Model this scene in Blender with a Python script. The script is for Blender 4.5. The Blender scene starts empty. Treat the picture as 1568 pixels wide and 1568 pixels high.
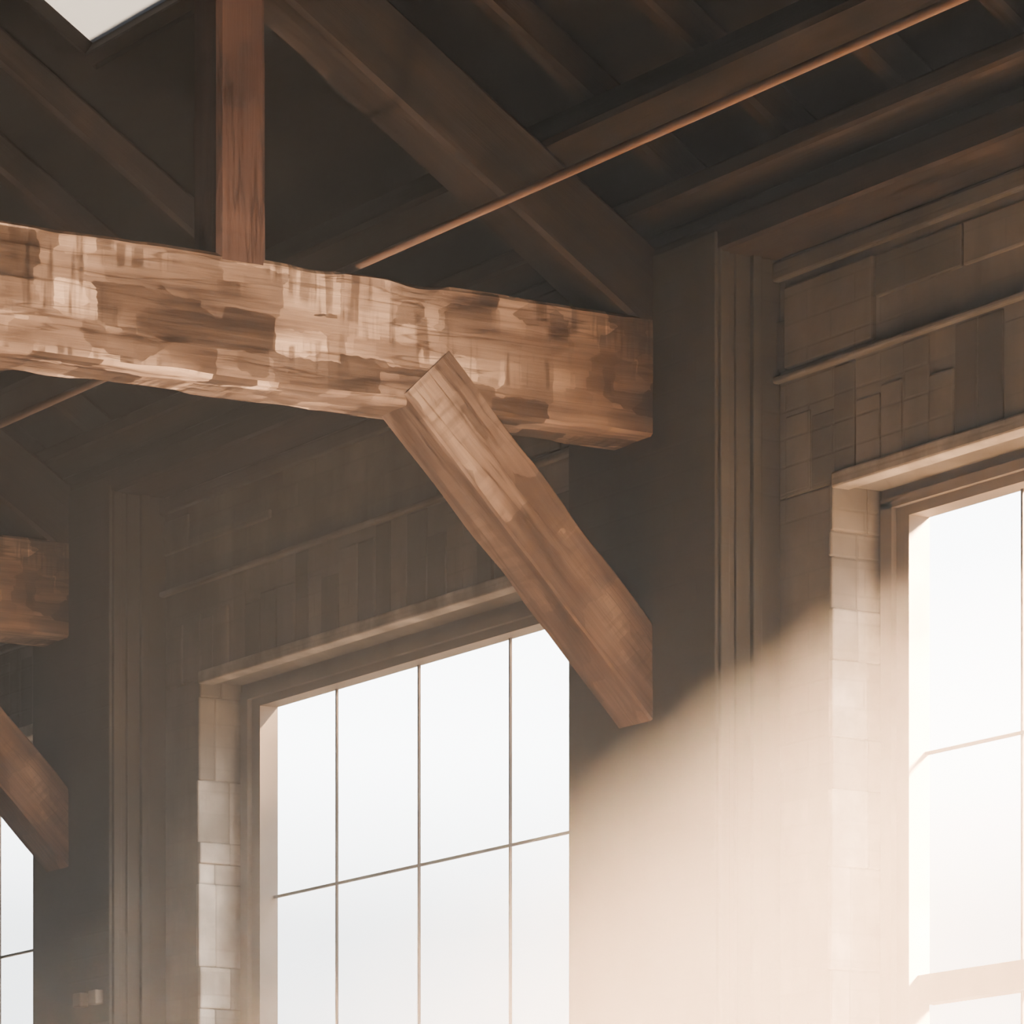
import bpy, bmesh, math, random
from mathutils import Vector, Matrix, noise
random.seed(7)
W=8.0; H=1.6
SC=bpy.context.scene
def P(x,y,z): return Vector((x*W,y*W,z*W+H))

# ---------------------------------------------------------------- materials
def newmat(name):
    m=bpy.data.materials.new(name); m.use_nodes=True
    nt=m.node_tree; nt.nodes.clear()
    return m,nt
def N(nt,t,**kw):
    n=nt.nodes.new(t)
    for k,v in kw.items():
        if k in ('operation','blend_type','data_type','distance','feature','noise_dimensions','offset','squash','offset_frequency','interpolation'): setattr(n,k,v)
        else: n.inputs[k].default_value=v
    return n
def L(nt,a,b): nt.links.new(a,b)
def ramp(nt,pts):
    r=nt.nodes.new('ShaderNodeValToRGB'); e=r.color_ramp.elements
    e[0].position=pts[0][0]; e[0].color=(*pts[0][1],1)
    e[1].position=pts[-1][0]; e[1].color=(*pts[-1][1],1)
    for p,c in pts[1:-1]:
        x=e.new(p); x.color=(*c,1)
    return r
def mixc(nt,mode,fac,a,b):
    m=nt.nodes.new('ShaderNodeMix'); m.data_type='RGBA'; m.blend_type=mode
    if isinstance(fac,(int,float)): m.inputs[0].default_value=fac
    else: L(nt,fac,m.inputs[0])
    for i,s in ((6,a),(7,b)):
        if isinstance(s,tuple): m.inputs[i].default_value=(*s,1)
        else: L(nt,s,m.inputs[i])
    return m.outputs[2]
def finish(nt,col,rough=0.8,bump=None,bs=0.4,bd=0.01):
    b=nt.nodes.new('ShaderNodeBsdfPrincipled'); b.inputs['Roughness'].default_value=rough
    b.inputs['Specular IOR Level'].default_value=0.15
    if isinstance(col,tuple): b.inputs['Base Color'].default_value=(*col,1)
    else: L(nt,col,b.inputs['Base Color'])
    if bump is not None:
        bp=nt.nodes.new('ShaderNodeBump'); bp.inputs['Strength'].default_value=bs; bp.inputs['Distance'].default_value=bd
        L(nt,bump,bp.inputs['Height']); L(nt,bp.outputs[0],b.inputs['Normal'])
    o=nt.nodes.new('ShaderNodeOutputMaterial'); L(nt,b.outputs[0],o.inputs[0])

def wood(name,dark,mid,light,patch=1.0):
    m,nt=newmat(name)
    uv=nt.nodes.new('ShaderNodeUVMap')
    def mp(sx,sy):
        q=nt.nodes.new('ShaderNodeMapping'); q.inputs['Scale'].default_value=(sx,sy,1); L(nt,uv.outputs[0],q.inputs[0]); return q.outputs[0]
    def math_(op,a,b=None,c=None):
        n=nt.nodes.new('ShaderNodeMath'); n.operation=op
        for i,s in enumerate((a,b,c)):
            if s is None: continue
            if isinstance(s,(int,float)): n.inputs[i].default_value=s
            else: L(nt,s,n.inputs[i])
        return n.outputs[0]
    g=N(nt,'ShaderNodeTexNoise',Scale=1.0,Detail=6.0,Roughness=0.65); L(nt,mp(1.3,34),g.inputs['Vector'])
    b=N(nt,'ShaderNodeTexNoise',Scale=1.0,Detail=3.0); L(nt,mp(2.0,6.5),b.inputs['Vector'])
    base=ramp(nt,[(0.38,dark),(0.5,mid),(0.64,light)])
    ad=math_('ADD',math_('MULTIPLY',g.outputs[0],0.46),math_('MULTIPLY',b.outputs[0],0.58))
    L(nt,ad,base.inputs[0])
    wob=N(nt,'ShaderNodeTexNoise',Scale=30.0,Detail=3.0); L(nt,uv.outputs[0],wob.inputs['Vector'])
    def blocks(sx,sy,pts,amt):  # blocky tones: sun dapple painted into the wood colour, along with weathering
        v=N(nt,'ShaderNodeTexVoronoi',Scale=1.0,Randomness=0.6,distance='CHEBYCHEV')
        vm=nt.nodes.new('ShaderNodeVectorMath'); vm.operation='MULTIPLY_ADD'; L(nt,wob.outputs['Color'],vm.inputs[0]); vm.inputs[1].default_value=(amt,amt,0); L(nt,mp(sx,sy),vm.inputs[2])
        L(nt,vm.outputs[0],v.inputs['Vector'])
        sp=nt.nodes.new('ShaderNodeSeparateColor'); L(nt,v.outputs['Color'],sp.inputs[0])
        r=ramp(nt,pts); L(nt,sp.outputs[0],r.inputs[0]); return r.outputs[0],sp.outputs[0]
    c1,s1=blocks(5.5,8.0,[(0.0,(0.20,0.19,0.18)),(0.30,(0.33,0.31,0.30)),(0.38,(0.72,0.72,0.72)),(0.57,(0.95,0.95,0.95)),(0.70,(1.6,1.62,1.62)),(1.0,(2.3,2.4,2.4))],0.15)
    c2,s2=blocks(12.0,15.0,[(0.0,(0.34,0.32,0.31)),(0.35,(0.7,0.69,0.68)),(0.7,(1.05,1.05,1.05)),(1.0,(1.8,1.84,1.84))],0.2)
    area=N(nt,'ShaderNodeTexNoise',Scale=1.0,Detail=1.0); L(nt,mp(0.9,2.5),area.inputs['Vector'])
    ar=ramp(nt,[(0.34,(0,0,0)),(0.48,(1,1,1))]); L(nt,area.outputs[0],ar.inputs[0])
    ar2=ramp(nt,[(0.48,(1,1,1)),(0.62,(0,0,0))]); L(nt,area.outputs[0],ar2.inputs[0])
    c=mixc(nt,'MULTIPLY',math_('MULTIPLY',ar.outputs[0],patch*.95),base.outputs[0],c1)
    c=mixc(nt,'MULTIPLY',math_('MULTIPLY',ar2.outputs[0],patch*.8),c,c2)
    am=N(nt,'ShaderNodeTexNoise',Scale=1.0,Detail=2.0); L(nt,mp(36,2.5),am.inputs['Vector'])
    amr=ramp(nt,[(0.40,(0.3,0.28,0.27)),(0.50,(1,1,1))]); L(nt,am.outputs[0],amr.inputs[0])
    a2=ramp(nt,[(0.50,(0,0,0)),(0.56,(1,1,1))]); L(nt,b.outputs[0],a2.inputs[0])
    c=mixc(nt,'MULTIPLY',math_('MULTIPLY',a2.outputs[0],patch*.85),c,amr.outputs[0])
    cr=N(nt,'ShaderNodeTexNoise',Scale=1.0,Detail=4.0); L(nt,mp(0.8,11),cr.inputs['Vector'])
    ca=math_('ABSOLUTE',math_('SUBTRACT',cr.outputs[0],0.5))
    crr=ramp(nt,[(0.0,(0.2,0.17,0.15)),(0.014,(1,1,1))]); L(nt,ca,crr.inputs[0])
    c=mixc(nt,'MULTIPLY',0.8,c,crr.outputs[0])
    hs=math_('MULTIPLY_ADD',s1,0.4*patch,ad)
    finish(nt,c,0.85,hs,0.6,0.014)
    return m
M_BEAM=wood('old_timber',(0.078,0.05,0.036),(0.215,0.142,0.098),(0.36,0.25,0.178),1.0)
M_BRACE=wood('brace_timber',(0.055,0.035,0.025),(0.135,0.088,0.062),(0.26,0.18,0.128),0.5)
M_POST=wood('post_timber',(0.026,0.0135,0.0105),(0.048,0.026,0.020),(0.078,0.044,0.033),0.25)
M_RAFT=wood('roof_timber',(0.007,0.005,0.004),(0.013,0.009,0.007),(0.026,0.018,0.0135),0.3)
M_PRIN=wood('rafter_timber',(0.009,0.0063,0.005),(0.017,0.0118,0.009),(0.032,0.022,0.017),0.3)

def brickmat(name,c1,c2,mort,blot=0.6,bs=0.3,bsz=2.3):
    m,nt=newmat(name)
    tc=nt.nodes.new('ShaderNodeTexCoord'); sx=nt.nodes.new('ShaderNodeSeparateXYZ'); L(nt,tc.outputs['Object'],sx.inputs[0])
    a=nt.nodes.new('ShaderNodeMath'); a.operation='ADD'; L(nt,sx.outputs[0],a.inputs[0]); L(nt,sx.outputs[1],a.inputs[1])
    cb=nt.nodes.new('ShaderNodeCombineXYZ'); L(nt,a.outputs[0],cb.inputs[0]); L(nt,sx.outputs[2],cb.inputs[1])
    bt=nt.nodes.new('ShaderNodeTexBrick'); L(nt,cb.outputs[0],bt.inputs['Vector'])
    bt.inputs['Scale'].default_value=1.0; bt.inputs['Brick Width'].default_value=0.24; bt.inputs['Row Height'].default_value=0.082
    bt.inputs['Mortar Size'].default_value=0.006; bt.inputs['Mortar Smooth'].default_value=0.8
    bt.inputs['Color1'].default_value=(*c1,1); bt.inputs['Color2'].default_value=(*c2,1); bt.inputs['Mortar'].default_value=(*mort,1)
    n1=N(nt,'ShaderNodeTexNoise',Scale=bsz,Detail=5.0,Roughness=0.6); L(nt,tc.outputs['Object'],n1.inputs['Vector'])
    r=ramp(nt,[(0.3,(0.5,0.48,0.45)),(0.5,(0.95,0.95,0.95)),(0.7,(1.6,1.58,1.55))]); L(nt,n1.outputs[0],r.inputs[0])
    c=mixc(nt,'MULTIPLY',blot,bt.outputs[0],r.outputs[0])
    n2=N(nt,'ShaderNodeTexNoise',Scale=30.0,Detail=3.0); L(nt,tc.outputs['Object'],n2.inputs['Vector'])
    n3=N(nt,'ShaderNodeTexNoise',Scale=1.4,Detail=2.0); L(nt,tc.outputs['Object'],n3.inputs['Vector'])
    r3=ramp(nt,[(0.45,(0,0,0)),(0.62,(1,1,1))]); L(nt,n3.outputs[0],r3.inputs[0])
    jt=nt.nodes.new('ShaderNodeMath'); jt.operation='MULTIPLY'; L(nt,bt.outputs['Fac'],jt.inputs[0]); L(nt,r3.outputs[0],jt.inputs[1])
    hh=nt.nodes.new('ShaderNodeMath'); hh.operation='MULTIPLY_ADD'; L(nt,jt.outputs[0],hh.inputs[0]); hh.inputs[1].default_value=-1.0; L(nt,n2.outputs[0],hh.inputs[2])
    # damp vertical staining
    mp=nt.nodes.new('ShaderNodeMapping'); mp.inputs['Scale'].default_value=(7.0,0.9,1); L(nt,cb.outputs[0],mp.inputs[0])
    n4=N(nt,'ShaderNodeTexNoise',Scale=1.0,Detail=3.0); L(nt,mp.outputs[0],n4.inputs['Vector'])
    r4=ramp(nt,[(0.38,(0.68,0.66,0.63)),(0.6,(1.1,1.1,1.1))]); L(nt,n4.outputs[0],r4.inputs[0])
    c=mixc(nt,'MULTIPLY',blot*.8,c,r4.outputs[0])
    finish(nt,c,0.9,hh.outputs[0],bs,0.005)
    return m
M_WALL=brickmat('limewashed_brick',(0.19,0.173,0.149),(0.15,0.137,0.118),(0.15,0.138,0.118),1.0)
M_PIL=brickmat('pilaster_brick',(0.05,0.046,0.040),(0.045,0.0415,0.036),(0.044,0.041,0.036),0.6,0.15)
M_SOLD=brickmat('stained_brick',(0.085,0.077,0.066),(0.07,0.064,0.055),(0.07,0.064,0.055),0.9)
M_JAMB=brickmat('white_jamb_brick',(0.50,0.46,0.41),(0.42,0.385,0.34),(0.42,0.385,0.34),1.0,0.25,5.0)
M_JAMB2=brickmat('worn_jamb_brick',(0.30,0.275,0.24),(0.24,0.22,0.19),(0.24,0.22,0.19),1.0,0.25,5.0)

def simple(name,col,rough=0.6,var=0.25,scale=6):
    m,nt=newmat(name); tc=nt.nodes.new('ShaderNodeTexCoord')
    n=N(nt,'ShaderNodeTexNoise',Scale=float(scale),Detail=4.0); L(nt,tc.outputs['Object'],n.inputs['Vector'])
    r=ramp(nt,[(0.3,tuple(c*(1-var) for c in col)),(0.7,tuple(min(1,c*(1+var)) for c in col))]); L(nt,n.outputs[0],r.inputs[0])
    finish(nt,r.outputs[0],rough,n.outputs[0],0.15,0.004); return m
M_FRAME=simple('painted_window_frame',(0.18,0.155,0.13),0.6)
M_MUNT=simple('muntin_steel',(0.07,0.055,0.042),0.5)
M_PIPE=simple('rusty_steel',(0.17,0.108,0.076),0.6)
M_GROUND=simple('outside_gravel',(0.012,0.0112,0.0105),0.95)
M_BLOCKER=simple('sun_blocker_render',(0.04,0.037,0.034),0.95)
def boards(name,c1,c2,w):
    m,nt=newmat(name); tc=nt.nodes.new('ShaderNodeTexCoord'); s=nt.nodes.new('ShaderNodeSeparateXYZ'); L(nt,tc.outputs['Object'],s.inputs[0])
    cb=nt.nodes.new('ShaderNodeCombineXYZ'); L(nt,s.outputs[0],cb.inputs[0]); L(nt,s.outputs[1],cb.inputs[1])
    bt=nt.nodes.new('ShaderNodeTexBrick'); L(nt,cb.outputs[0],bt.inputs['Vector']); bt.inputs['Scale'].default_value=1
    bt.inputs['Brick Width'].default_value=3.2; bt.inputs['Row Height'].default_value=w; bt.inputs['Mortar Size'].default_value=0.006
    bt.inputs['Color1'].default_value=(*c1,1); bt.inputs['Color2'].default_value=(*c2,1); bt.inputs['Mortar'].default_value=(0.004,0.0035,0.003,1)
    mp=nt.nodes.new('ShaderNodeMapping'); mp.inputs['Scale'].default_value=(0.8,14,1); L(nt,cb.outputs[0],mp.inputs[0])
    n=N(nt,'ShaderNodeTexNoise',Scale=1.0,Detail=5.0); L(nt,mp.outputs[0],n.inputs['Vector'])
    r=ramp(nt,[(0.3,(0.5,0.5,0.5)),(0.7,(1.3,1.3,1.3))]); L(nt,n.outputs[0],r.inputs[0])
    c=mixc(nt,'MULTIPLY',0.8,bt.outputs[0],r.outputs[0]); finish(nt,c,0.8,n.outputs[0],0.3,0.005); return m
M_DECK=boards('roof_boards',(0.010,0.008,0.0065),(0.0075,0.006,0.005),0.17)
M_FLOOR=boards('floor_boards',(0.0095,0.0070,0.0055),(0.0078,0.0058,0.0045),0.15)
def glassmat():
    m,nt=newmat('window_glass')
    t=nt.nodes.new('ShaderNodeBsdfTransparent'); t.inputs[0].default_value=(0.985,0.975,0.955,1)
    g=nt.nodes.new('ShaderNodeBsdfGlossy'); g.inputs['Roughness'].default_value=0.05
    mx=nt.nodes.new('ShaderNodeMixShader'); mx.inputs[0].default_value=0.03
    L(nt,t.outputs[0],mx.inputs[1]); L(nt,g.outputs[0],mx.inputs[2])
    o=nt.nodes.new('ShaderNodeOutputMaterial'); L(nt,mx.outputs[0],o.inputs[0]); return m
M_GLASS=glassmat()
def frosted():
    m,nt=newmat('grimy_skylight_glass')
    t=nt.nodes.new('ShaderNodeBsdfTranslucent'); t.inputs[0].default_value=(0.005,0.0062,0.0078,1)
    o=nt.nodes.new('ShaderNodeOutputMaterial'); L(nt,t.outputs[0],o.inputs[0]); return m
M_FROST=frosted()

# ---------------------------------------------------------------- mesh helpers
def box(bm,x0,x1,y0,y1,z0,z1,mi=0):
    x0,x1=sorted((x0,x1)); y0,y1=sorted((y0,y1)); z0,z1=sorted((z0,z1))
    v=[bm.verts.new(c) for c in ((x0,y0,z0),(x1,y0,z0),(x1,y1,z0),(x0,y1,z0),(x0,y0,z1),(x1,y0,z1),(x1,y1,z1),(x0,y1,z1))]
    for f in ((0,3,2,1),(4,5,6,7),(0,1,5,4),(1,2,6,5),(2,3,7,6),(3,0,4,7)):
        bm.faces.new([v[i] for i in f]).material_index=mi
def wbox(bm,x0,x1,y0,y1,z0,z1,mi=0): box(bm,x0*W,x1*W,y0*W,y1*W,z0*W+H,z1*W+H,mi)
def obj(name,bm,mats,parent=None,smooth=False,bevel=0):
    me=bpy.data.meshes.new(name); bm.normal_update(); bm.to_mesh(me); bm.free()
    for m in mats: me.materials.append(m)
    if smooth:
        for p in me.polygons: p.use_smooth=True
    o=bpy.data.objects.new(name,me); SC.collection.objects.link(o)
    if parent: o.parent=parent
    if bevel:
        b=o.modifiers.new('bevel','BEVEL'); b.width=bevel; b.segments=2; b.limit_method='ANGLE'
    return o
def timber(bm,p0,p1,w,h,up=(0,0,1),amp=0.006,seg=0.07,rad=0.014,seed=0.0,mi=0,ns=5,chip=0):
    """rough hewn timber of section w x h swept from p0 to p1, with UVs in metres"""
    uvl=bm.loops.layers.uv.verify()
    p0=Vector(p0); p1=Vector(p1); d=(p1-p0); Ln=d.length; d.normalize(); up=Vector(up)
    s=d.cross(up).normalized(); u=s.cross(d).normalized()
    sec=[]
    a,b=w/2,h/2
    cor=[(a,-b),(a,b),(-a,b),(-a,-b)]
    for i in range(4):
        c0=Vector(cor[i]); c1=Vector(cor[(i+1)%4]); dd=(c1-c0).normalized()
        q0=c0+dd*rad; q1=c1-dd*rad
        for k in range(ns): sec.append(q0.lerp(q1,k/(ns-1)))
    per=[0.0]
    for i in range(len(sec)): per.append(per[-1]+(sec[(i+1)%len(sec)]-sec[i]).length)
    n=max(2,int(Ln/seg)); rings=[]
    for i in range(n+1):
        t=i/n; ring=[]
        for c in sec:
            pos=p0+d*(Ln*t)+s*c.x+u*c.y
            q=pos+Vector((seed,seed*1.7,seed*.3))
            dn=(s*c.x+u*c.y).normalized()
            f=noise.noise(q*1.6)*0.8+noise.noise(q*9)*0.6
            st=noise.cell(Vector((Ln*t*3.1+seed,c.x*9,c.y*9)))-0.5
            off=amp*(f+0.5*st)
            if chip and abs(abs(c.x)-a)<rad*1.5 and abs(abs(c.y)-b)<rad*1.5:
                off-=chip*max(0,noise.noise(q*4.5)*1.6)
            ring.append(bm.verts.new(pos+dn*off))
        rings.append(ring)
    m=len(sec)
    for i in range(n):
        for j in range(m):
            f=bm.faces.new((rings[i][j],rings[i+1][j],rings[i+1][(j+1)%m],rings[i][(j+1)%m])); f.material_index=mi
            us=(Ln*i/n,Ln*(i+1)/n,Ln*(i+1)/n,Ln*i/n); vs=(per[j],per[j],per[j+1],per[j+1])
            for l,uu,vv in zip(f.loops,us,vs): l[uvl].uv=(uu+seed*3.3,vv+seed*1.9)
    f=bm.faces.new(list(reversed(rings[0]))); f.material_index=mi
    f=bm.faces.new(rings[-1]); f.material_index=mi
def cyl(bm,p0,p1,r,mi=0,n=12):
    p0=Vector(p0);p1=Vector(p1);d=(p1-p0).normalized(); a=d.orthogonal().normalized(); b=d.cross(a)
    r0=[bm.verts.new(p0+(a*math.cos(6.28318*i/n)+b*math.sin(6.28318*i/n))*r) for i in range(n)]
    r1=[bm.verts.new(p1+(a*math.cos(6.28318*i/n)+b*math.sin(6.28318*i/n))*r) for i in range(n)]
    for i in range(n):
        bm.faces.new((r0[i],r0[(i+1)%n],r1[(i+1)%n],r1[i])).material_index=mi
    bm.faces.new(list(reversed(r0))).material_index=mi; bm.faces.new(r1).material_index=mi

XW,XE=-3.30,0.70       # end walls
PER=0.499
ZS=-0.08; ZL=0.3625    # window opening
ZGT=0.3504; ZM=0.2645; ZR=0.1786; DZ=ZM-ZR
bays=list(range(-3,4))
opens=[(-1.4345+PER*j,-1.4345+PER*j+0.329) for j in bays]
ROOF=1.135
def roofz(y): return ROOF-0.65*abs(y)

# ---------------------------------------------------------------- wall with windows
bm=bmesh.new()
YO=1.0375
edges=[XW-0.03]
for a,b in opens: edges+= [a,b]
edges.append(XE+0.03)
for i in range(0,len(edges),2):
    wbox(bm,edges[i],edges[i+1],1.0,YO,ZS,ZL)
wbox(bm,edges[0],edges[-1],1.0,YO,-0.2,ZS)
x0,x1=edges[0]*W,edges[-1]*W
zi=roofz(1.0)*W+H-.002; zo=roofz(YO)*W+H-.002
v=[bm.verts.new(c) for c in ((x0,W,ZL*W+H),(x1,W,ZL*W+H),(x1,YO*W,ZL*W+H),(x0,YO*W,ZL*W+H),(x0,W,zi),(x1,W,zi),(x1,YO*W,zo),(x0,YO*W,zo))]
for f in ((0,3,2,1),(4,5,6,7),(0,1,5,4),(1,2,6,5),(2,3,7,6),(3,0,4,7)): bm.faces.new([v[i] for i in f])
wbox(bm,edges[0],edges[-1],0.9965,1.0,0.405,0.4075)
x=edges[0]*W
while x<edges[-1]*W:
    w=random.uniform(.25,.8)
    if random.random()<.75:
        zc=random.choice((.4095,.4095,.424)); box(bm,x,x+w-.006,W-random.uniform(.004,.018),W+.02,zc*W+H,(.4395 if random.random()<.7 else .428)*W+H,random.choice((0,0,2)))
    x+=w
wbox(bm,edges[0],edges[-1],0.9965,1.0,0.4425,0.4495,2)
for a,b in opens:
    x=a*W-0.24
    while x<b*W+0.20:
        w=0.105+random.uniform(-.012,.03)
        d=random.uniform(0.001,0.012)
        h=random.choice((0.22,0.24,0.30,0.34))
        box(bm,x,x+w-0.003,W-d,W+0.02,ZL*W+H+0.002,ZL*W+H+h,0 if random.random()<.6 else 2)
        x+=w
    for side,xx in ((1,a*W),(-1,b*W)):
        z=ZS*W+H+.03
        while z<ZL*W+H-0.05:
            h=random.choice((0.075,0.15,0.15,0.225,0.3)); h=min(h,ZL*W+H-z)
            p=random.uniform(0.002,0.014); q=random.uniform(0.0,0.010)
            top=z>ZL*W+H-.38
            ym=W+random.choice((.06,.085,.12))
            box(bm,xx-side*0.012,xx+side*p,W-0.004-q,ym,z,z+h-0.001,0 if top else random.choice((1,1,1,3)))
            box(bm,xx-side*0.012,xx+side*(p*.6),ym,W+0.168,z,z+h-0.001,3 if top else random.choice((1,3)))
            z+=h
    box(bm,a*W+.012,b*W-.012,W-.016,W+0.05,ZL*W+H-.016,ZL*W+H+.03,1)
    box(bm,a*W+.012,b*W-.012,W+.05,W+0.168,ZL*W+H-.008,ZL*W+H+.03,0)
    box(bm,a*W-.06,b*W+.06,W-.06,W+.30,ZS*W+H-.06,ZS*W+H+.02,2)
wall=obj('wall_north',bm,[M_WALL,M_JAMB,M_SOLD,M_JAMB2],bevel=0.007)

bm=bmesh.new()
for yy,zz,hh,ww in ((0.986,0.4560,0.011,0.028),(0.991,0.4665,0.009,0.018),(0.981,0.4755,0.0075,0.036)):
    timber(bm,P(XW,yy,zz),P(XE,yy,zz),ww*W,hh*W,amp=0.003,seg=0.4,rad=.01,seed=yy*10,ns=3)
obj('trim_1',bm,[M_PRIN],smooth=False)

for j in range(-3,5):
    near=-1.468+PER*j; far=(-1.570+PER*j) if j!=-1 else -2.048
    if near>XE: continue
    bm=bmesh.new()
    wbox(bm,far,near,0.971,1.0,-0.2,0.458)
    wbox(bm,far-.004,near+.004,0.966,1.0,-0.2,-0.17)
    for y0,y1,p in ((0.9725,0.9765,.0018),(0.9795,0.9805,.0012),(0.9865,0.9905,.0022)):
        wbox(bm,near-.001,near+p,y0,y1,-0.17,0.458)
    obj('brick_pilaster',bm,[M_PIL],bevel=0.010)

YF0,YF1,YG=1.0213*W,1.0305*W,1.0290*W
for k,(a,b) in enumerate(opens):
    bm=bmesh.new(); e=0.004
    A,B=a*W+e,b*W-e; z0=ZS*W+H+.022; z1=ZL*W+H-e; fw=0.0172*W
    zt=ZGT*W+H
    box(bm,A,A+fw,YF0,YF1,z0,z1); box(bm,B-fw,B,YF0,YF1,z0,z1)
    box(bm,A+fw,B-fw,YF0,YF1,zt,z1); box(bm,A+fw,B-fw,YF0,YF1,z0,z0+fw)
    box(bm,A+.02,A+fw*0.55,YF0-.018,YF0,z0,zt+.05); box(bm,B-fw*.55,B-.02,YF0-.018,YF0,z0,zt+.05)
    box(bm,A+.02,B-.02,YF0-.018,YF0,zt+.03,zt+.06)
    for xm in (0.0754,0.1481,0.2240):
        x=a*W+xm*W; box(bm,x-.005,x+.005,YG-.004,YG+.004,z0+fw,zt,1)
    z=ZM*W+H; box(bm,A+fw,B-fw,YG-.006,YG+.006,z-.0045,z+.0045,1)
    z=ZR*W+H; box(bm,A+fw,B-fw,YG-.03,YG+.03,z-.042,z+.042,0)
    zz=ZR-DZ
    while zz>ZS+.03:
        z=zz*W+H; box(bm,A+fw,B-fw,YG-.006,YG+.006,z-.0045,z+.0045,1); zz-=DZ
    f=bm.faces.new([bm.verts.new(c) for c in ((A+fw,YG,z0+fw),(B-fw,YG,z0+fw),(B-fw,YG,zt),(A+fw,YG,zt))]); f.material_index=2
    obj('window_%d'%(k+1),bm,[M_FRAME,M_MUNT,M_GLASS])

# ---------------------------------------------------------------- other walls, floor, roof
bm=bmesh.new(); wbox(bm,XW-.03,XE+.03,-YO,-1.0,-0.2,roofz(YO)-.001); obj('wall_south',bm,[M_SOLD])
for nm,x0,x1 in (('wall_west',XW-.03,XW),('wall_east',XE,XE+.03)):
    bm=bmesh.new()
    pts=[(-1.0,-0.2),(1.0,-0.2),(1.0,roofz(1)-.002),(0,ROOF-.002),(-1.0,roofz(1)-.002)]
    a=[bm.verts.new(P(x0,y,z)) for y,z in pts]; b=[bm.verts.new(P(x1,y,z)) for y,z in pts]
    bm.faces.new(a); bm.faces.new(list(reversed(b)))
    for i in range(5): bm.faces.new((a[i],b[i],b[(i+1)%5],a[(i+1)%5]))
    bmesh.ops.recalc_face_normals(bm,faces=bm.faces); obj(nm,bm,[M_SOLD])
bm=bmesh.new(); box(bm,(XW-.03)*W,(XE+.03)*W,-YO*W,YO*W,-0.2,0); obj('floor',bm,[M_FLOOR])
bm=bmesh.new(); box(bm,-150,150,-150,150,-0.5,-0.25); obj('ground',bm,[M_GROUND])

# unseen warehouse-shaped block, added to keep sun off the further bays
bm=bmesh.new()
xa,xb,ya,yb=-2.45*W,-1.02*W,2.0*W,2.35*W; zt=1.42*W+H
box(bm,xa,xb,ya,yb,-0.25,zt)
v=[bm.verts.new(c) for c in ((xa-.2,ya-.2,zt),(xb+.2,ya-.2,zt),(xb+.2,yb+.2,zt),(xa-.2,yb+.2,zt),(xa-.2,(ya+yb)/2,zt+1.6),(xb+.2,(ya+yb)/2,zt+1.6))]
for f in ((0,3,2,1),(0,1,5,4),(2,3,4,5),(0,4,3),(1,2,5)): bm.faces.new([v[i] for i in f])
for i in range(4):
    for k in range(4):
        x=xa+1.0+i*2.7; z=1.2+k*2.9
        box(bm,x,x+1.1,ya-.05,ya+.02,z,z+1.6,1)
obj('sun_blocker',bm,[M_BLOCKER,M_MUNT])

TH=0.05
def slab(bm,x0,x1,y0,y1):
    v=[]
    for dz in (0,TH):
        for x,y in ((x0,y0),(x1,y0),(x1,y1),(x0,y1)):
            p=P(x,y,roofz(y)); p.z+=dz; v.append(bm.verts.new(p))
    for f in ((0,3,2,1),(4,5,6,7),(0,1,5,4),(1,2,6,5),(2,3,7,6),(3,0,4,7)): bm.faces.new([v[i] for i in f])
SX0,SX1,SY0,SY1=-1.760,-1.640,0.830,0.863
bm=bmesh.new()
a,b=XW-.05,XE+.05
slab(bm,a,b,-1.08,0)
slab(bm,a,b,0,SY0); slab(bm,a,b,SY1,1.08); slab(bm,a,SX0,SY0,SY1); slab(bm,SX1,b,SY0,SY1)
bmesh.ops.recalc_face_normals(bm,faces=bm.faces)
obj('ceiling',bm,[M_DECK])
bm=bmesh.new()
def rp(x,y,o):
    p=P(x,y,roofz(y)); p.z+=o; return p
nrm=(0,0.545,0.838)
for (xa,ya,xb,yb) in ((SX0,SY0,SX1,SY0),(SX0,SY1,SX1,SY1),(SX0,SY0,SX0,SY1),(SX1,SY0,SX1,SY1)):
    timber(bm,rp(xa,ya,.07),rp(xb,yb,.07),.05,.12,up=nrm,amp=.001,seg=.3,rad=.005,ns=3)
f=bm.faces.new([bm.verts.new(c) for c in (rp(SX0,SY0,.06),rp(SX1,SY0,.06),rp(SX1,SY1,.06),rp(SX0,SY1,.06))]); f.material_index=1
obj('skylight',bm,[M_RAFT,M_FROST])

bm=bmesh.new(); sd=1
for sgn in (1,-1):
    nn=Vector((0,0.545*sgn,0.838))
    for y0 in (0.93,0.745,0.58,0.44,0.30,0.16,0.03):
        c=P(0,sgn*y0,1.0939-.65*y0)+nn*0.07
        sd+=1
        timber(bm,(XW*W,c.y,c.z),(XE*W,c.y,c.z),0.12,0.14,up=nn,amp=.004,seg=.5,seed=sd,ns=3)
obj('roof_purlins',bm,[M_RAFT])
bm=bmesh.new()
x=XW+.02; i=0
while x<XE:
    if not (SX0-.004<x<SX1+.004):
        for sgn in (1,-1):
            nn=Vector((0,0.545*sgn,0.838))
            timber(bm,P(x,0,1.0939)+nn*.2,P(x,sgn*0.992,1.0939-.65*0.992)+nn*.2,.075,.115,up=nn,amp=.003,seg=.9,seed=i*.7,ns=2)
    x+=0.0712; i+=1
obj('common_rafters',bm,[M_PRIN])

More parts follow.
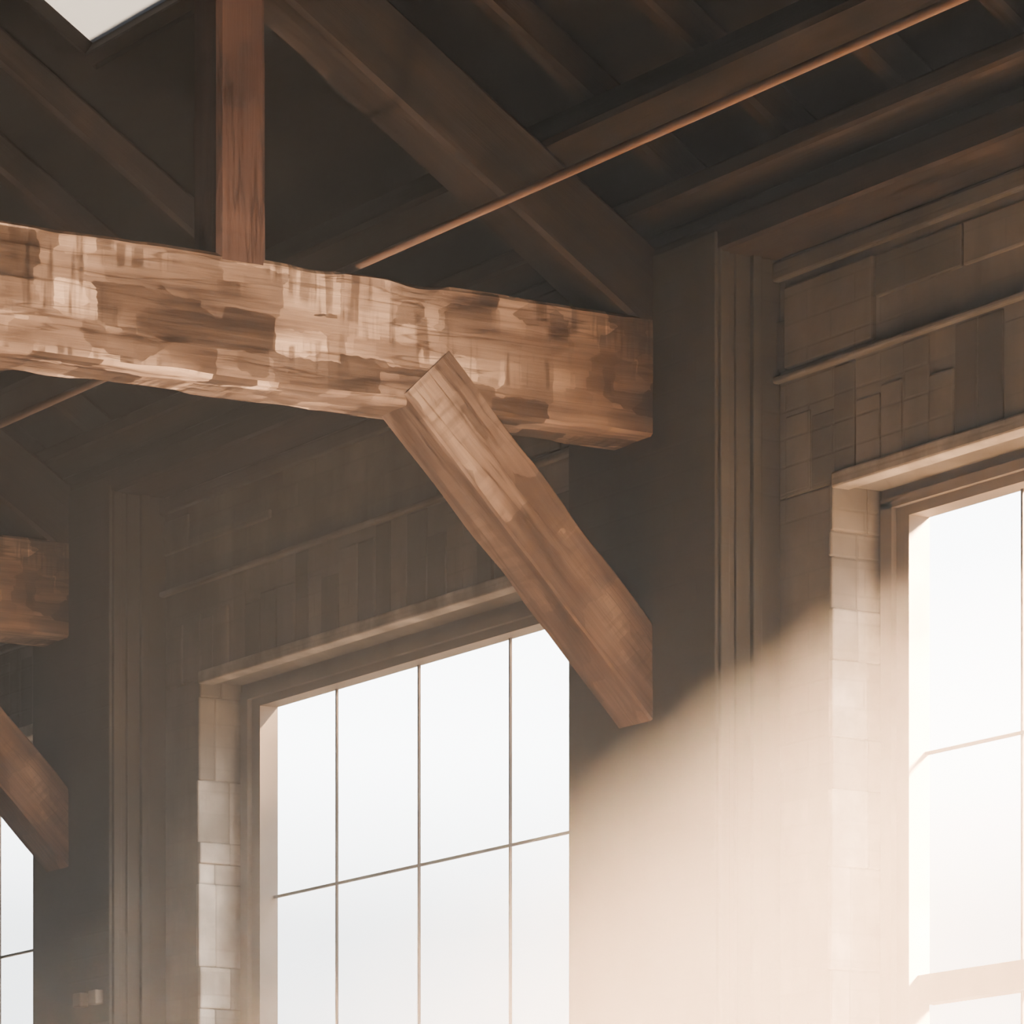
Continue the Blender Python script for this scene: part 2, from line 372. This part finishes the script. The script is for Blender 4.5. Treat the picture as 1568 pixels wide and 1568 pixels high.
# ---------------------------------------------------------------- trusses (shared meshes)
def mesh_only(fn,mat,nm):
    bm=bmesh.new(); fn(bm); me=bpy.data.meshes.new(nm); bm.to_mesh(me); bm.free(); me.materials.append(mat)
    return me
X0=-1.524
def P0(x,y,z): return Vector(((x-X0)*W,y*W,z*W))
parts={}
zc=(0.3904+0.4355)/2
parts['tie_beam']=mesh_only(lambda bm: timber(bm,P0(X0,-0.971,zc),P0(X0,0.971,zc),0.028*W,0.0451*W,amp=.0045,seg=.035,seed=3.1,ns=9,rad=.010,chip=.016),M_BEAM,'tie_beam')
def posts(bm):
    for i,y in enumerate((0.798,0.42,0.0,-0.42,-0.798)):
        timber(bm,P0(-1.520,y,0.433),P0(-1.520,y,1.075-.65*abs(y)),0.020*W,0.0196*W,up=(0,1,0),amp=.003,seg=.06,seed=5.2+i,ns=5)
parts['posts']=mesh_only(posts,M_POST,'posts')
def rafts(bm):
    for s in (1,-1):
        nn=Vector((0,0.545*s,0.838))
        off=-0.0345/2
        timber(bm,P0(-1.5225,0,1.0939+off),P0(-1.5225,s*0.985,1.0939+off-.65*.985),0.025*W,0.029*W,up=nn,amp=.004,seg=.08,seed=8+s,ns=5)
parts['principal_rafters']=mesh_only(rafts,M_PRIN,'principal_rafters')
def braces(bm):
    for s in (1,-1):
        c0=(0.8860-0.012,0.3904+0.0128); c1=(0.9800,0.2906+0.003)
        timber(bm,P0(-1.5219,s*c0[0],c0[1]),P0(-1.5219,s*c1[0],c1[1]),0.0238*W,0.0267*W,up=(0,s*.7,.7),amp=.003,seg=.04,seed=12.4+s,ns=7,rad=.007,chip=.006)
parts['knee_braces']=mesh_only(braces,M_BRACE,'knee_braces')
def struts(bm):
    for s in (1,-1):
        for ya,yb in ((0.42,0.60),(0.0,0.21)):
            timber(bm,P0(-1.52,s*ya,0.45),P0(-1.52,s*yb,1.065-.65*yb),0.018*W,0.02*W,up=(0,0,1),amp=.004,seg=.15,seed=20+ya,ns=4)
parts['struts']=mesh_only(struts,M_POST,'struts')
for j in range(-3,5):
    e=bpy.data.objects.new('roof_truss',None); SC.collection.objects.link(e); e.location=(( X0+PER*j+(0.035 if j>0 else 0))*W,0,H)
    for nm,me in parts.items():
        o=bpy.data.objects.new(nm,me); SC.collection.objects.link(o); o.parent=e

bm=bmesh.new(); cyl(bm,P(XW,0.848,0.4395),P(XE,0.848,0.4395),0.013)
obj('overhead_pipe',bm,[M_PIPE],smooth=True)

bm=bmesh.new()
for x in (-1.992,-1.976):
    wbox(bm,x-.004,x+.004,0.9665,0.9709,0.2180,0.2245)
obj('junction_box',bm,[M_FRAME],bevel=.005)

# ---------------------------------------------------------------- dusty air
bm=bmesh.new()
pts=[(-1.003,-0.199),(1.003,-0.199),(1.003,roofz(1.003)-.004),(0,ROOF-.004),(-1.003,roofz(1.003)-.004)]
a=[bm.verts.new(P(XW+.002,y,z)) for y,z in pts]; b=[bm.verts.new(P(XE-.002,y,z)) for y,z in pts]
bm.faces.new(a); bm.faces.new(list(reversed(b)))
for i in range(5): bm.faces.new((a[i],b[i],b[(i+1)%5],a[(i+1)%5]))
bmesh.ops.recalc_face_normals(bm,faces=bm.faces)
m,nt=newmat('dusty_air')
vs=nt.nodes.new('ShaderNodeVolumeScatter'); vs.inputs['Color'].default_value=(1.0,0.90,0.78,1); vs.inputs['Density'].default_value=0.029; vs.inputs['Anisotropy'].default_value=0.2
o=nt.nodes.new('ShaderNodeOutputMaterial'); L(nt,vs.outputs[0],o.inputs['Volume'])
obj('dust_haze',bm,[m])

# ---------------------------------------------------------------- light
w=bpy.data.worlds.new('World'); SC.world=w; w.use_nodes=True; nt=w.node_tree; nt.nodes.clear()
tc=nt.nodes.new('ShaderNodeTexCoord'); s=nt.nodes.new('ShaderNodeSeparateXYZ'); L(nt,tc.outputs['Generated'],s.inputs[0])
r=ramp(nt,[(0.0,(0.3,0.3,0.3)),(0.115,(0.42,0.42,0.415)),(0.15,(1,0.995,0.98))]); L(nt,s.outputs[2],r.inputs[0])
bg=nt.nodes.new('ShaderNodeBackground'); bg.inputs[1].default_value=16.0; L(nt,r.outputs[0],bg.inputs[0])
o=nt.nodes.new('ShaderNodeOutputWorld'); L(nt,bg.outputs[0],o.inputs[0])
ld=bpy.data.lights.new('sun','SUN'); ld.energy=2100; ld.angle=math.radians(14); ld.color=(1,0.615,0.345)
sun=bpy.data.objects.new('sun',ld); SC.collection.objects.link(sun)
sun.rotation_euler=Vector((-0.5,-1,-0.92)).to_track_quat('-Z','Y').to_euler(); sun.location=(0,20,20)
# warm fill spot added to brighten the old tie beam, no fixture
sl=bpy.data.lights.new('beam_fill_spot','SPOT'); sl.energy=4600; sl.color=(1,0.72,0.50); sl.spot_size=math.radians(29); sl.spot_blend=1.0; sl.shadow_soft_size=0.12
so=bpy.data.objects.new('beam_fill_spot',sl); SC.collection.objects.link(so); so.location=(-8.3,5.9,1.3)
so.rotation_euler=(Vector((-12.1,6.2,4.66))-so.location).to_track_quat('-Z','Y').to_euler()

# ---------------------------------------------------------------- camera
cd=bpy.data.cameras.new('camera'); cam=bpy.data.objects.new('camera',cd); SC.collection.objects.link(cam)
cam.location=(0,0,H)
cam.rotation_euler=Vector((-0.8566,0.5160,0)).to_track_quat('-Z','Y').to_euler()
cd.sensor_width=36; cd.lens=36*7360/1568; cd.shift_y=1486/1568; cd.clip_end=500
SC.camera=cam
